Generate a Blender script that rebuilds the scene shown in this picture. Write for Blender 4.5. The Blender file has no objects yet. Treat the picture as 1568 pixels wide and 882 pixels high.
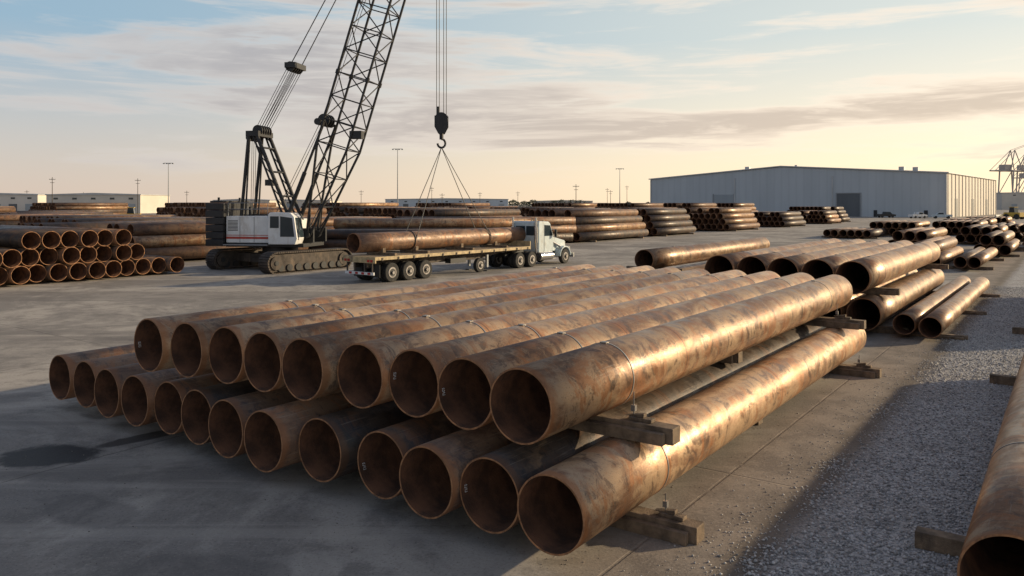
import bpy, math, random
import numpy as np
from mathutils import Vector, Matrix
random.seed(7); np.random.seed(7)
S=bpy.context.scene
COL=S.collection
# ------------------------------------------------------------------ node helpers
class NT:
    def __init__(s,nt): s.nt=nt; s.nt.nodes.clear()
    def n(s,t,ins=None,**p):
        nd=s.nt.nodes.new(t)
        for k,v in p.items(): setattr(nd,k,v)
        if ins:
            for k,v in ins.items():
                sock=nd.inputs[k]
                if isinstance(v,bpy.types.NodeSocket): s.nt.links.new(v,sock)
                else: sock.default_value=v
        return nd
    def math(s,op,a,b=0.0,c=0.0,clamp=False):
        nd=s.n('ShaderNodeMath',{0:a,1:b,2:c},operation=op); nd.use_clamp=clamp; return nd.outputs[0]
    def mix(s,f,a,b,mode='MIX'):
        nd=s.n('ShaderNodeMix',data_type='RGBA',blend_type=mode)
        for i,v in ((0,f),(6,a),(7,b)):
            if isinstance(v,bpy.types.NodeSocket): s.nt.links.new(v,nd.inputs[i])
            else:
                nd.inputs[i].default_value = v if i==0 else (v[0],v[1],v[2],1)
        return nd.outputs[2]
    def noise(s,vec,scale,detail=4,rough=.5,dist=0):
        return s.n('ShaderNodeTexNoise',{'Vector':vec,'Scale':scale,'Detail':detail,'Roughness':rough,'Distortion':dist}).outputs[0]
    def ramp(s,f,lo,hi):
        return s.n('ShaderNodeMapRange',{0:f,1:lo,2:hi,3:0.0,4:1.0},interpolation_type='SMOOTHSTEP').outputs[0]
    def mapping(s,vec,scale=(1,1,1),loc=(0,0,0),rot=(0,0,0)):
        return s.n('ShaderNodeMapping',{'Vector':vec,'Scale':scale,'Location':loc,'Rotation':rot}).outputs[0]
def newmat(name):
    m=bpy.data.materials.new(name); m.use_nodes=True
    t=NT(m.node_tree); out=t.n('ShaderNodeOutputMaterial'); b=t.n('ShaderNodeBsdfPrincipled')
    t.nt.links.new(b.outputs[0],out.inputs[0]); return m,t,b
def L(t,a,b): t.nt.links.new(a,b)
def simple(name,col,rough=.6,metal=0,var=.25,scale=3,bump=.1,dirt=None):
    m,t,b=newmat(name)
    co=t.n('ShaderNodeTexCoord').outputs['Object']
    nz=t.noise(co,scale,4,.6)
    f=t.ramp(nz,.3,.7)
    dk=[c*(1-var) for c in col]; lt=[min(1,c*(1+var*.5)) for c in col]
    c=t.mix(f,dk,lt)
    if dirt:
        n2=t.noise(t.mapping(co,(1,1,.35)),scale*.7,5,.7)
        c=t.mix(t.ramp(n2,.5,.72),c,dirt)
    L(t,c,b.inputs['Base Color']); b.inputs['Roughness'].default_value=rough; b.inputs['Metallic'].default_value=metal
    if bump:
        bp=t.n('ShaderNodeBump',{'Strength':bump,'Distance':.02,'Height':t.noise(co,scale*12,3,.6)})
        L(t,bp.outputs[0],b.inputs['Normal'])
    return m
def pipe_mat(name,cA,cB,cC,rough=(.30,.52),metal=.35,bump=.28,endcol=(.34,.14,.052),dust=.22):
    m,t,b=newmat(name)
    co=t.n('ShaderNodeTexCoord').outputs['Object']
    geo=t.n('ShaderNodeNewGeometry'); rnd=geo.outputs['Random Per Island']
    oi=t.n('ShaderNodeObjectInfo').outputs['Random']
    r=t.math('FRACT',t.math('ADD',t.math('MULTIPLY',rnd,7.3),t.math('MULTIPLY',oi,13.7)))
    off=t.n('ShaderNodeCombineXYZ',{0:t.math('MULTIPLY',r,40.0),1:t.math('MULTIPLY',r,17.0),2:t.math('MULTIPLY',r,9.0)}).outputs[0]
    v=t.n('ShaderNodeVectorMath',{0:co,1:off},operation='ADD').outputs[0]
    big=t.noise(t.mapping(v,(.5,1.2,1.2)),1.6,6,.65,.5)
    c=t.mix(t.ramp(big,.42,.58),cA,cB)
    dark=t.noise(t.mapping(v,(1.0,.8,.8)),2.6,7,.68,1.2)
    c=t.mix(t.math('MULTIPLY',t.ramp(dark,.53,.60),.72),c,cC)
    sx=t.n('ShaderNodeSeparateXYZ',{0:v}).outputs[0]
    ring=t.noise(t.n('ShaderNodeCombineXYZ',{0:t.math('ADD',sx,t.math('MULTIPLY',big,.5)),1:t.math('MULTIPLY',dark,.8)}).outputs[0],3.2,5,.72)
    c=t.mix(t.math('MULTIPLY',t.ramp(ring,.54,.62),.5),c,[cB[0]*1.15,cB[1]*1.15,cB[2]*1.1])
    c=t.mix(t.math('MULTIPLY',t.math('SUBTRACT',1.0,t.ramp(ring,.37,.44)),.6),c,cC)
    sm=t.noise(t.mapping(v,(1.6,.9,.9)),1.5,7,.7,.8)
    c=t.mix(t.math('MULTIPLY',t.ramp(sm,.53,.60),.65),c,endcol)
    sp=t.noise(v,34,3,.7)
    c=t.mix(t.math('MULTIPLY',t.ramp(sp,.55,.68),.4),c,endcol)
    c=t.mix(t.math('MULTIPLY',t.math('SUBTRACT',1.0,t.ramp(sp,.32,.44)),.5),c,[x*.6 for x in cC])
    sc=t.noise(t.mapping(v,(.5,16,16)),2.5,3,.6)
    c=t.mix(t.math('MULTIPLY',t.ramp(sc,.60,.70),.35),c,(.38,.31,.24))
    nz=t.n('ShaderNodeSeparateXYZ',{0:geo.outputs['True Normal']}).outputs[2]
    c=t.mix(t.math('MULTIPLY',t.math('MULTIPLY',t.ramp(nz,.45,1.0),t.ramp(big,.30,.65)),dust),c,(.36,.28,.21))
    ox=t.n('ShaderNodeSeparateXYZ',{0:co}).outputs[0]
    gp=t.math('PINGPONG',t.math('ADD',ox,t.math('MULTIPLY',r,3.0)),2.6)
    gj=t.math('ADD',gp,t.math('MULTIPLY',t.math('SUBTRACT',sm,.5),.25))
    c=t.mix(t.math('MULTIPLY',t.math('SUBTRACT',1.0,t.ramp(gj,.05,.13)),.65),c,endcol)
    gl=t.math('SUBTRACT',1.0,t.ramp(gp,.008,.02))
    c=t.mix(t.math('MULTIPLY',gl,.7),c,[x*.5 for x in cC])
    e=t.math('SUBTRACT',1.0,t.ramp(t.math('ADD',t.math('ABSOLUTE',ox),t.math('MULTIPLY',t.math('SUBTRACT',sm,.5),.5)),.05,.16))
    c=t.mix(t.math('MULTIPLY',e,.7),c,endcol)
    tone=t.math('ADD',.62,t.math('MULTIPLY',r,.65))
    c=t.mix(1.0,c,t.n('ShaderNodeCombineXYZ',{0:tone,1:tone,2:tone}).outputs[0],'MULTIPLY')
    L(t,c,b.inputs['Base Color']); b.inputs['Metallic'].default_value=metal
    rr=t.n('ShaderNodeMapRange',{0:dark,1:.62,2:.4,3:rough[0],4:rough[1]}).outputs[0]
    L(t,rr,b.inputs['Roughness'])
    h=t.math('ADD',t.math('MULTIPLY',big,.9),t.math('ADD',t.math('MULTIPLY',sp,.22),t.math('MULTIPLY',ring,.25)))
    h=t.math('ADD',h,t.math('MULTIPLY',gl,.15))
    bp=t.n('ShaderNodeBump',{'Strength':bump,'Distance':.03,'Height':h})
    L(t,bp.outputs[0],b.inputs['Normal'])
    return m
M_PIPE=pipe_mat('rusty_steel',(.23,.125,.068),(.42,.28,.165),(.10,.064,.045))
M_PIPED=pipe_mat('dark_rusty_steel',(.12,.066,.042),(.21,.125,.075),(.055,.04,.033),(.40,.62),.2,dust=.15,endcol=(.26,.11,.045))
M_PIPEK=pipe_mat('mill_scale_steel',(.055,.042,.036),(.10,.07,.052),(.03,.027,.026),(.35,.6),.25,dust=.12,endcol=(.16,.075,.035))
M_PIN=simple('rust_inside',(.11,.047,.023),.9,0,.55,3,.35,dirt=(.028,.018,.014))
M_RIM=simple('pipe_rim_rust',(.38,.18,.08),.6,.2,.55,7,.3,dirt=(.14,.075,.045))
M_WOOD=simple('weathered_timber',(.22,.155,.10),.85,0,.5,4,.6,dirt=(.085,.065,.048))
M_STRAP=simple('steel_strap',(.30,.28,.26),.4,.5,.2)
M_BLK=simple('black_steel',(.022,.022,.024),.5,.1,.3,2)
M_TRK=simple('track_steel',(.07,.055,.045),.7,.2,.4,3,.3,dirt=(.15,.11,.08))
M_WHT=simple('crane_white_paint',(.76,.76,.75),.4,0,.1,1.2,.02,dirt=(.50,.45,.39))
M_RED=simple('red_stripe_paint',(.5,.06,.04),.45)
M_GLS=simple('dark_glass',(.03,.045,.055),.08,0,.1,1,0)
M_TYR=simple('tyre_rubber',(.028,.027,.026),.85,0,.3,6,.3,dirt=(.08,.07,.06))
M_HUB=simple('wheel_rim_steel',(.28,.26,.25),.5,.4,.4,6,.1,dirt=(.12,.09,.07))
M_CAB=simple('truck_cab_paint',(.52,.60,.63),.35,0,.12,2,.02,dirt=(.35,.34,.31))
M_CHR=simple('chrome',(.6,.6,.6),.2,.9,.1)
M_DECK=simple('trailer_deck_wood',(.28,.21,.14),.85,0,.4,5,.3,dirt=(.12,.09,.06))
M_YEL=simple('trailer_edge_paint',(.48,.36,.19),.6,0,.35,4,.1,dirt=(.14,.10,.07))
M_LDR=simple('loader_yellow_paint',(.60,.38,.05),.5,0,.2)
M_GRY=simple('grey_metal',(.28,.29,.30),.5,.3,.15)
M_CABLE=simple('wire_rope',(.07,.07,.07),.5,.3,.1,1,0)
M_REDL=simple('tail_lamp_red',(.45,.02,.02),.3)
# ------------------------------------------------------------------ mesh builder
class MB:
    def __init__(s): s.v=[];s.f=[];s.m=[];s.s=[];s.mats=[]
    def mi(s,mat):
        if mat not in s.mats: s.mats.append(mat)
        return s.mats.index(mat)
    def add(s,vs,fs,mat,smooth=False,mtx=None):
        o=len(s.v)
        if mtx is not None: vs=[mtx@Vector(p) for p in vs]
        s.v+= [tuple(p) for p in vs]; k=s.mi(mat)
        for f in fs: s.f.append([i+o for i in f]); s.m.append(k); s.s.append(smooth)
    def box(s,a,b,mat,mtx=None):
        x0,y0,z0=a;x1,y1,z1=b
        vs=[(x0,y0,z0),(x1,y0,z0),(x1,y1,z0),(x0,y1,z0),(x0,y0,z1),(x1,y0,z1),(x1,y1,z1),(x0,y1,z1)]
        s.add(vs,[(0,3,2,1),(4,5,6,7),(0,1,5,4),(1,2,6,5),(2,3,7,6),(3,0,4,7)],mat,False,mtx)
    def prism(s,pts,y0,y1,mat,mtx=None):  # pts in xz
        n=len(pts); vs=[(x,y0,z) for x,z in pts]+[(x,y1,z) for x,z in pts]
        area=sum(pts[i][0]*pts[(i+1)%n][1]-pts[(i+1)%n][0]*pts[i][1] for i in range(n))
        fs=[tuple(range(n)),tuple(range(2*n-1,n-1,-1))]+[((i+1)%n,i,i+n,(i+1)%n+n) for i in range(n)]
        if (area<0)!=(y1<y0): fs=[tuple(reversed(f)) for f in fs]
        s.add(vs,fs,mat,False,mtx)
    def tube(s,p,q,r,mat,n=6,caps=True,r2=None):
        p=Vector(p);q=Vector(q);d=(q-p)
        if d.length<1e-6: return
        d.normalize(); a=d.orthogonal().normalized(); b=d.cross(a); r2=r if r2 is None else r2
        A=[p+(a*math.cos(2*math.pi*i/n)+b*math.sin(2*math.pi*i/n))*r for i in range(n)]
        B=[q+(a*math.cos(2*math.pi*i/n)+b*math.sin(2*math.pi*i/n))*r2 for i in range(n)]
        s.add(A+B,[(i,(i+1)%n,(i+1)%n+n,i+n) for i in range(n)],mat,True)
        if caps: s.add(A+B,[tuple(range(n-1,-1,-1)),tuple(range(n,2*n))],mat)
    def pipe(s,x0,x1,y,z,R,th,n,mo,mi,mr,segs=1,dxy=0.0):
        ph=random.random()*6.28
        vs=[]
        def ring(x,r,yy):
            o=len(vs)
            for i in range(n):
                a=ph+2*math.pi*i/n; vs.append((x,yy+r*math.cos(a),z+r*math.sin(a)))
            return o
        xs=[x0+(x1-x0)*i/segs for i in range(segs+1)]
        Y=lambda x:y+dxy*(x-x0)/(x1-x0)
        outer=[ring(x,R,Y(x)) for x in xs]; inner=[ring(x,R-th,Y(x)) for x in xs]
        o=len(s.v); s.v+=vs
        ko,ki,kr=s.mi(mo),s.mi(mi),s.mi(mr)
        def q(a,b,flip,k,sm):
            for i in range(n):
                j=(i+1)%n; f=[a+i,a+j,b+j,b+i]
                if flip: f.reverse()
                s.f.append([e+o for e in f]); s.m.append(k); s.s.append(sm)
        for i in range(segs):
            q(outer[i],outer[i+1],True,ko,True); q(inner[i],inner[i+1],False,ki,True)
        q(outer[0],inner[0],False,kr,False); q(outer[-1],inner[-1],True,kr,False)
    def obj(s,name,loc=(0,0,0),rz=0,parent=None,bevel=0):
        me=bpy.data.meshes.new(name); me.from_pydata(s.v,[],s.f)
        for m in s.mats: me.materials.append(m)
        me.polygons.foreach_set('material_index',s.m); me.polygons.foreach_set('use_smooth',s.s)
        me.update(); o=bpy.data.objects.new(name,me); COL.objects.link(o)
        o.location=loc; o.rotation_euler=(0,0,rz)
        if parent: o.parent=parent
        if bevel:
            bm=o.modifiers.new('bevel','BEVEL'); bm.width=bevel; bm.segments=2; bm.limit_method='ANGLE'; bm.angle_limit=.7
        return o
def empty(name,loc=(0,0,0),rz=0):
    o=bpy.data.objects.new(name,None); COL.objects.link(o); o.location=loc; o.rotation_euler=(0,0,rz); return o
# ------------------------------------------------------------------ camera
H=4.3
cd=bpy.data.cameras.new('camera'); cam=bpy.data.objects.new('camera',cd); COL.objects.link(cam)
cam.location=(0,0,H); cam.rotation_euler=(math.radians(90),0,0)
cd.sensor_width=36; cd.lens=27.55; cd.shift_y=-129/1568; cd.clip_end=6000; cd.clip_start=.1
S.camera=cam
# ------------------------------------------------------------------ sun + world
EL=math.radians(15); AZ=math.radians(15)   # AZ from +X toward +Y
sd=Vector((math.cos(EL)*math.cos(AZ),math.cos(EL)*math.sin(AZ),math.sin(EL)))
sl=bpy.data.lights.new('sun','SUN'); sl.energy=5; sl.angle=math.radians(.9); sl.color=(1,.80,.52)
so=bpy.data.objects.new('sun',sl); COL.objects.link(so); so.rotation_euler=sd.to_track_quat('Z','Y').to_euler(); so.location=(60,20,40)
w=bpy.data.worlds.new('World'); S.world=w; w.use_nodes=True
t=NT(w.node_tree)
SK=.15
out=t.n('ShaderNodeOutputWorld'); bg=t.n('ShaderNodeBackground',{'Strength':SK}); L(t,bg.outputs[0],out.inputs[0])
sky=t.n('ShaderNodeTexSky',sky_type='NISHITA'); sky.sun_disc=False; sky.sun_elevation=EL; sky.sun_rotation=math.pi/2-AZ
sky.air_density=1.0; sky.dust_density=1.5; sky.ozone_density=1.2; sky.altitude=0
g=t.n('ShaderNodeTexCoord').outputs['Generated']
zz=t.n('ShaderNodeSeparateXYZ',{0:g}).outputs[2]
sdot=t.n('ShaderNodeVectorMath',{0:g,1:(math.cos(AZ),math.sin(AZ),0)},operation='DOT_PRODUCT').outputs['Value']
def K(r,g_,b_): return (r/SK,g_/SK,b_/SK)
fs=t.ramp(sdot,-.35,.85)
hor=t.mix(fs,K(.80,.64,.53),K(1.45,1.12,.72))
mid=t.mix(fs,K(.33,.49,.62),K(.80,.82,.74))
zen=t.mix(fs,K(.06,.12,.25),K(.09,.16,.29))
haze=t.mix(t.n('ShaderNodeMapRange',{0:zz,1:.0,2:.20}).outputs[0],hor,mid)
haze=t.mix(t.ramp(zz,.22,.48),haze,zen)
skyc=t.mix(.18,haze,sky.outputs[0])
n1=t.noise(t.mapping(g,(1.25,1.25,9.0),(3.6,.2,.4)),1.6,6,.58,.35)
n2=t.noise(t.mapping(g,(2.2,2.2,24),(1,5,2)),2.0,5,.62,.5)
band=t.math('SUBTRACT',1.0,t.ramp(t.math('ABSOLUTE',t.math('SUBTRACT',zz,t.math('ADD',.078,t.math('MULTIPLY',sdot,.045)))),.0,.028))
band=t.math('MULTIPLY',band,t.ramp(sdot,.05,.35))
bandL=t.math('SUBTRACT',1.0,t.ramp(t.math('ABSOLUTE',t.math('SUBTRACT',zz,.135)),.0,.06))
bandL=t.math('MULTIPLY',bandL,t.math('SUBTRACT',1.0,t.ramp(sdot,-.05,.25)))
nn=t.math('ADD',t.math('ADD',t.math('MULTIPLY',n1,.65),t.math('MULTIPLY',n2,.35)),t.math('MULTIPLY',t.math('ADD',band,t.math('MULTIPLY',bandL,.5)),.14))
m1=t.math('MULTIPLY',t.ramp(nn,.485,.60),t.ramp(zz,.015,.06))
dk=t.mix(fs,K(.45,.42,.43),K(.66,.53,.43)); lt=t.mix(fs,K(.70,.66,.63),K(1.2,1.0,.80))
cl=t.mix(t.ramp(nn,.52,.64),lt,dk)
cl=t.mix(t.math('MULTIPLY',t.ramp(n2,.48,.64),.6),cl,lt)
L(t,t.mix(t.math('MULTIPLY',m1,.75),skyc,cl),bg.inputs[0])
w.cycles.sampling_method='MANUAL'; w.cycles.sample_map_resolution=512
S.view_settings.view_transform='Standard'; S.view_settings.look='None'; S.view_settings.exposure=0
# ------------------------------------------------------------------ ground
ux,uy=.581,.814
U=Vector((ux,uy,0)); V=Vector((-uy,ux,0)); ANG=math.atan2(uy,ux)
m,t,b=newmat('yard_concrete_and_gravel')
co=t.n('ShaderNodeTexCoord').outputs['Object']
wv=t.n('ShaderNodeVectorMath',{0:co,1:(uy,-ux,0)},operation='DOT_PRODUCT').outputs['Value']
tv=t.n('ShaderNodeVectorMath',{0:co,1:(ux,uy,0)},operation='DOT_PRODUCT').outputs['Value']
nA=t.noise(co,.16,6,.70,.6); nB=t.noise(co,.9,7,.74,.3); nC=t.noise(co,24,4,.78)
c=t.mix(t.ramp(nA,.42,.58),(.25,.225,.198),(.43,.385,.33))
c=t.mix(t.math('MULTIPLY',t.ramp(nB,.49,.62),.62),c,(.18,.162,.143))
c=t.mix(t.math('MULTIPLY',t.ramp(nC,.54,.70),.5),c,(.52,.47,.41))
c=t.mix(t.math('MULTIPLY',t.math('SUBTRACT',1.0,t.ramp(nC,.33,.46)),.6),c,(.095,.087,.08))
ln=t.noise(t.mapping(co,(.02,.35,1),(0,0,0),(0,0,-.25)),1.0,4,.6,.6)
c=t.mix(t.math('MULTIPLY',t.ramp(ln,.50,.60),.5),c,(.17,.152,.135))
ln2=t.noise(t.mapping(co,(.03,.6,1),(7,3,0),(0,0,-.95)),1.0,5,.65,1.0)
c=t.mix(t.math('MULTIPLY',t.ramp(ln2,.55,.64),.35),c,(.48,.43,.37))
def joint(v,period,wd,ph):
    f=t.math('PINGPONG',t.math('ADD',v,t.math('ADD',ph,t.math('MULTIPLY',nB,.06))),period/2)
    return t.math('SUBTRACT',1.0,t.ramp(f,wd*.3,wd))
j=t.math('MAXIMUM',joint(wv,9.0,.03,4.4),joint(tv,9.0,.03,-3.2))
jc=t.math('MULTIPLY',j,t.ramp(nB,.35,.5))
c=t.mix(t.math('MULTIPLY',jc,.55),c,(.08,.07,.06))
def stain(x,y,rx,ry,rot):
    v=t.mapping(t.n('ShaderNodeVectorMath',{0:co,1:(-x,-y,0)},operation='ADD').outputs[0],(1,1,1),(0,0,0),(0,0,rot))
    v=t.n('ShaderNodeVectorMath',{0:v,1:(1/rx,1/ry,0)},operation='MULTIPLY').outputs[0]
    ln_=t.n('ShaderNodeVectorMath',{0:v},operation='LENGTH').outputs['Value']
    return t.math('SUBTRACT',1.0,t.ramp(t.math('ADD',ln_,t.math('MULTIPLY',t.math('SUBTRACT',nB,.5),1.3)),.75,1.0))
st=t.math('MAXIMUM',stain(-7.9,13.4,.95,.72,0),t.math('MULTIPLY',stain(-6.7,14.5,1.2,.26,-.8),.8))
st2=t.math('MAXIMUM',stain(-3.6,8.9,1.3,.8,.3),t.math('MAXIMUM',stain(-6.0,11.0,1.0,.5,.6),stain(-11.5,24,2.2,.9,.5)))
c=t.mix(t.math('MULTIPLY',st2,.4),c,(.095,.085,.08))
c=t.mix(t.math('MULTIPLY',st,.93),c,(.022,.018,.016))
nD=t.noise(co,.7,6,.68)
wn=t.math('ADD',wv,t.math('MULTIPLY',t.math('SUBTRACT',nD,.5),.9))
sh=t.ramp(wn,-5.2,-4.4)
asp=t.mix(t.ramp(nB,.42,.62),(.17,.135,.105),(.31,.25,.195))
asp=t.mix(t.math('MULTIPLY',t.ramp(nC,.54,.68),.6),asp,(.46,.39,.32))
asp=t.mix(t.math('MULTIPLY',t.math('SUBTRACT',1.0,t.ramp(nC,.34,.46)),.5),asp,(.07,.06,.05))
c=t.mix(t.math('MULTIPLY',sh,.78),c,asp)
gm=t.ramp(wn,-3.15,-2.85)
vg=t.n('ShaderNodeTexVoronoi',{'Vector':co,'Scale':28.0})
gc=t.mix(t.n('ShaderNodeSeparateColor',{0:vg.outputs['Color']}).outputs[0],(.22,.215,.21),(.58,.55,.52))
gc=t.mix(t.math('MULTIPLY',t.ramp(nD,.45,.65),.45),gc,(.24,.21,.18))
dirtline=t.math('MULTIPLY',t.ramp(wn,-3.6,-3.2),t.math('SUBTRACT',1.0,t.ramp(wn,-3.1,-2.6)))
c=t.mix(gm,c,gc)
c=t.mix(t.math('MULTIPLY',dirtline,.6),c,(.10,.08,.06))
L(t,c,b.inputs['Base Color'])
rg=t.math('SUBTRACT',.85,t.math('MULTIPLY',st,.25)); L(t,rg,b.inputs['Roughness'])
b.inputs['Specular IOR Level'].default_value=.3
hh=t.math('ADD',t.math('MULTIPLY',nC,.28),t.math('MULTIPLY',jc,-.5))
hh=t.math('ADD',hh,t.math('MULTIPLY',nB,.5))
hh=t.math('ADD',hh,t.math('MULTIPLY',t.math('MULTIPLY',vg.outputs['Distance'],gm),-1.2))
bp=t.n('ShaderNodeBump',{'Strength':.6,'Distance':.025,'Height':hh}); L(t,bp.outputs[0],b.inputs['Normal'])
mb=MB(); mb.add([(-4000,-400,0),(4000,-400,0),(4000,5000,0),(-4000,5000,0)],[(0,1,2,3)],m); mb.obj('ground')
# gravel stones
M_STONE,t,b=newmat('crushed_stone')
rp=t.n('ShaderNodeNewGeometry').outputs['Random Per Island']
L(t,t.mix(rp,(.22,.21,.20),(.64,.61,.58)),b.inputs['Base Color']); b.inputs['Roughness'].default_value=.85
M_GRIT,t,b=newmat('dark_grit')
rp=t.n('ShaderNodeNewGeometry').outputs['Random Per Island']
L(t,t.mix(rp,(.05,.04,.03),(.36,.31,.26)),b.inputs['Base Color']); b.inputs['Roughness'].default_value=.9
def stones(name,n,wfun,t0,t1,smin,smax,mat=M_STONE,pw=1.7):
    tt=t0+(t1-t0)*np.random.rand(n)**pw; ww=wfun(n,tt)
    sz=smin+(smax-smin)*np.random.rand(n)**2
    base=np.array([(1,0,0),(-1,0,0),(0,1,0),(0,-1,0),(0,0,1),(0,0,-1)],float)
    a=np.random.rand(n)*6.28
    P=base[None]*(1+.5*(np.random.rand(n,6,3)-.5))+.35*(np.random.rand(n,6,3)-.5)
    P*=np.stack([np.ones(n),.6+.4*np.random.rand(n),.45+.35*np.random.rand(n)],1)[:,None,:]*sz[:,None,None]
    ca,sa=np.cos(a)[:,None],np.sin(a)[:,None]
    X=P[:,:,0]*ca-P[:,:,1]*sa; Y=P[:,:,0]*sa+P[:,:,1]*ca
    cx=ww*uy+tt*ux; cy=-ww*ux+tt*uy
    Vv=np.stack([X+cx[:,None],Y+cy[:,None],P[:,:,2]+sz[:,None]*.3],2).reshape(-1,3)
    F=np.array([(0,2,4),(2,1,4),(1,3,4),(3,0,4),(2,0,5),(1,2,5),(3,1,5),(0,3,5)])
    F=(F[None]+6*np.arange(n)[:,None,None]).reshape(-1,3)
    me=bpy.data.meshes.new(name); me.vertices.add(len(Vv)); me.vertices.foreach_set('co',Vv.ravel())
    me.loops.add(F.size); me.loops.foreach_set('vertex_index',F.ravel().astype(np.int32))
    me.polygons.add(len(F)); me.polygons.foreach_set('loop_start',np.arange(0,F.size,3,dtype=np.int32))
    me.polygons.foreach_set('loop_total',np.full(len(F),3,np.int32))
    me.update(calc_edges=True); me.validate(); me.materials.append(mat)
    o=bpy.data.objects.new(name,me); COL.objects.link(o)
stones('gravel',60000,lambda n,tt:-3.05+4.2*np.random.rand(n)+.15*np.sin(tt*1.3)+.1*np.sin(tt*3.1)+.12*np.random.randn(n),7,48,.012,.036)
stones('loose_stones',3600,lambda n,tt:-3.0-np.abs(np.random.randn(n))*.5,7,48,.006,.022)
stones('yard_grit',5000,lambda n,tt:-16+12.5*np.random.rand(n),-1,22,.004,.013,M_GRIT,1.0)
# ------------------------------------------------------------------ front stack
P0=Vector((.44,9.11,0)); D=.93; R=D/2; TH=.22
def at(s,tt,z=0): 
    p=P0+V*s+U*tt; return (p.x,p.y,z)
CH=simple('chalk_paint',(.8,.8,.78),.8)
def steel_pipe(loc,R,Ln,mat=M_PIPE,ang=ANG,n=72,straps=(),chalk=False,jig=.004):
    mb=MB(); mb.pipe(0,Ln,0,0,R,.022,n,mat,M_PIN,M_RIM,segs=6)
    o=mb.obj('steel_pipe',loc,ang+random.uniform(-jig,jig)); 
    for x in straps:
        k=MB(); k.pipe(x,x+.035,0,0,R+.006,.008,48,M_STRAP,M_STRAP,M_STRAP)
        k.box((x-.03,-.05,R+.004),(x+.065,.05,R+.02),M_STRAP)
        k.obj('strap',(0,0,0),0,o)
    if chalk:
        k=MB(); rr=R-.027
        def pt(x,a): return (x,rr*math.cos(a),rr*math.sin(a))
        a0=random.uniform(-.45,.1)
        for i in range(4):
            a=a0+i*.06
            k.tube(pt(.07,a),pt(.115,a),.0045,CH,5)
            if i!=1: k.tube(pt(.07,a),pt(.07,a+.035),.0045,CH,5)
            if i%2: k.tube(pt(.115,a),pt(.09,a+.035),.0045,CH,5)
        k.obj('chalk_mark',(0,0,0),0,o)
    return o
sl_=[0,.945,1.89,2.84,4.05,5.08,6.13,7.13,8.08,9.05,10.05,11.15,12.2]
tl_=[0,.07,-.05,.1,.05,-.17,-.1,.03,.09,0,0,.13,.13]
for i,(s_,t_) in enumerate(zip(sl_,tl_)):
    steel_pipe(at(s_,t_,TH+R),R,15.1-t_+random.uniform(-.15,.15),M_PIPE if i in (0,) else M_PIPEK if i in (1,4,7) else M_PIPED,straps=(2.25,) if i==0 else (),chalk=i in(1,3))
st_=[.53,1.475,2.42,3.37,4.38,5.325,6.27,7.215,8.16]
tt_=[.15,.25,.3,.2,0,0,0,-.11,-.24]
zt=TH*2+D+R
for i,(s_,t_) in enumerate(zip(st_,tt_)):
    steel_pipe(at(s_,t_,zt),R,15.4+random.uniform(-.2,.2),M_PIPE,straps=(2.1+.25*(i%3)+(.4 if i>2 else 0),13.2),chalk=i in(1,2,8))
def timber(s0,s1,tt,z,hgt=.20,wd=.24,block=None):
    a=P0+V*s0+U*tt
    mb=MB()
    l=s1-s0; half=l*random.uniform(.45,.55)
    mb.box((0,-wd/2,0),(half,wd/2,hgt),M_WOOD); mb.box((half+.02,-wd/2+.02,0),(l,wd/2-.01,hgt-.004),M_WOOD)
    mb.box((.10,wd/2+.012,0),(l*.6,wd/2+.11,hgt*.72),M_WOOD)
    if block:
        mb.box((block,-.09,hgt+.002),(block+.34,.05,hgt+.05),M_WOOD)
        mb.prism([(block+.12,hgt+.052),(block+.42,hgt+.052),(block+.12,hgt+.11)],-.07,.03,M_WOOD)
    return mb.obj('timber_dunnage',(a.x,a.y,z),math.atan2(V.y,V.x),bevel=.008)
for tt in (1.83,13.4): timber(-1.1,12.9,tt,0,.215,.26,block=.22)
timber(.0,12.7,7.6,0,.215,.26)
for tt in (1.95,13.5): timber(-.72,10.1,tt,TH+D+.001,.215,.24,block=.34)
timber(.4,9.6,7.6,TH+D+.001,.215,.24)
for (s_,tt,z0,z1) in ((-.62,1.83,.22,.52),(-.1,1.95,1.37,1.75),(-.6,13.4,.2,.5),(-.05,13.5,1.35,1.75)):
    mb=MB(); mb.tube((0,0,z0),(0,0,z1),.008,M_STRAP,6); mb.box((-.04,-.04,z0),(.04,.04,z0+.05),M_STRAP)
    mb.box((-.03,-.03,z0+.12),(.03,.03,z0+.2),M_STRAP)
    p=at(s_,tt); mb.obj('hold_down_rod',(p[0],p[1],0),ANG)
# ------------------------------------------------------------------ second stack
def stk_single(P,R,sl,tl,z,Ln,mat=M_PIPE,straps=()):
    for s_,t_ in zip(sl,tl):
        p=Vector(P)+V*s_+U*t_; steel_pipe((p.x,p.y,z),R,Ln,mat,n=56,straps=straps)
Q=(11.3,25.2,0); R2=.52
stk_single(Q,R2,[0,1.25,2.35,3.45,4.55,5.65,6.75,7.85,8.95,10.05],[0,.3,0,.2,0,.1,1,.6,3,3.1],TH+R2,15.8)
stk_single(Q,R2,[.1,1.2,2.3,3.4,4.5],[-1.1,-.9,-.9,-.7,-.8],2*TH+3*R2,16.2,straps=(2.5,13.6))
stk_single(Q,.44,[9.3],[3.2],2*TH+2*R2+.44,15.5,straps=(3,))
def timber_at(P,s0,s1,tt,z,h=.2):
    global P0
    k=P0; P0=Vector(P); timber(s0,s1,tt,z,h); P0=k
for tt in (1.5,14.3): timber_at(Q,-1.1,8.2,tt,0,.215)
timber_at(Q,8.3,11.2,5,0,.215); timber_at(Q,8.3,11.0,5,TH+2*R2,.215); timber_at(Q,8.3,11.0,16.5,TH+2*R2,.215)
for tt in (1.6,14.3): timber_at(Q,-.8,7.7,tt,TH+2*R2,.215)
T=(12.97,24.3,0)
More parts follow.
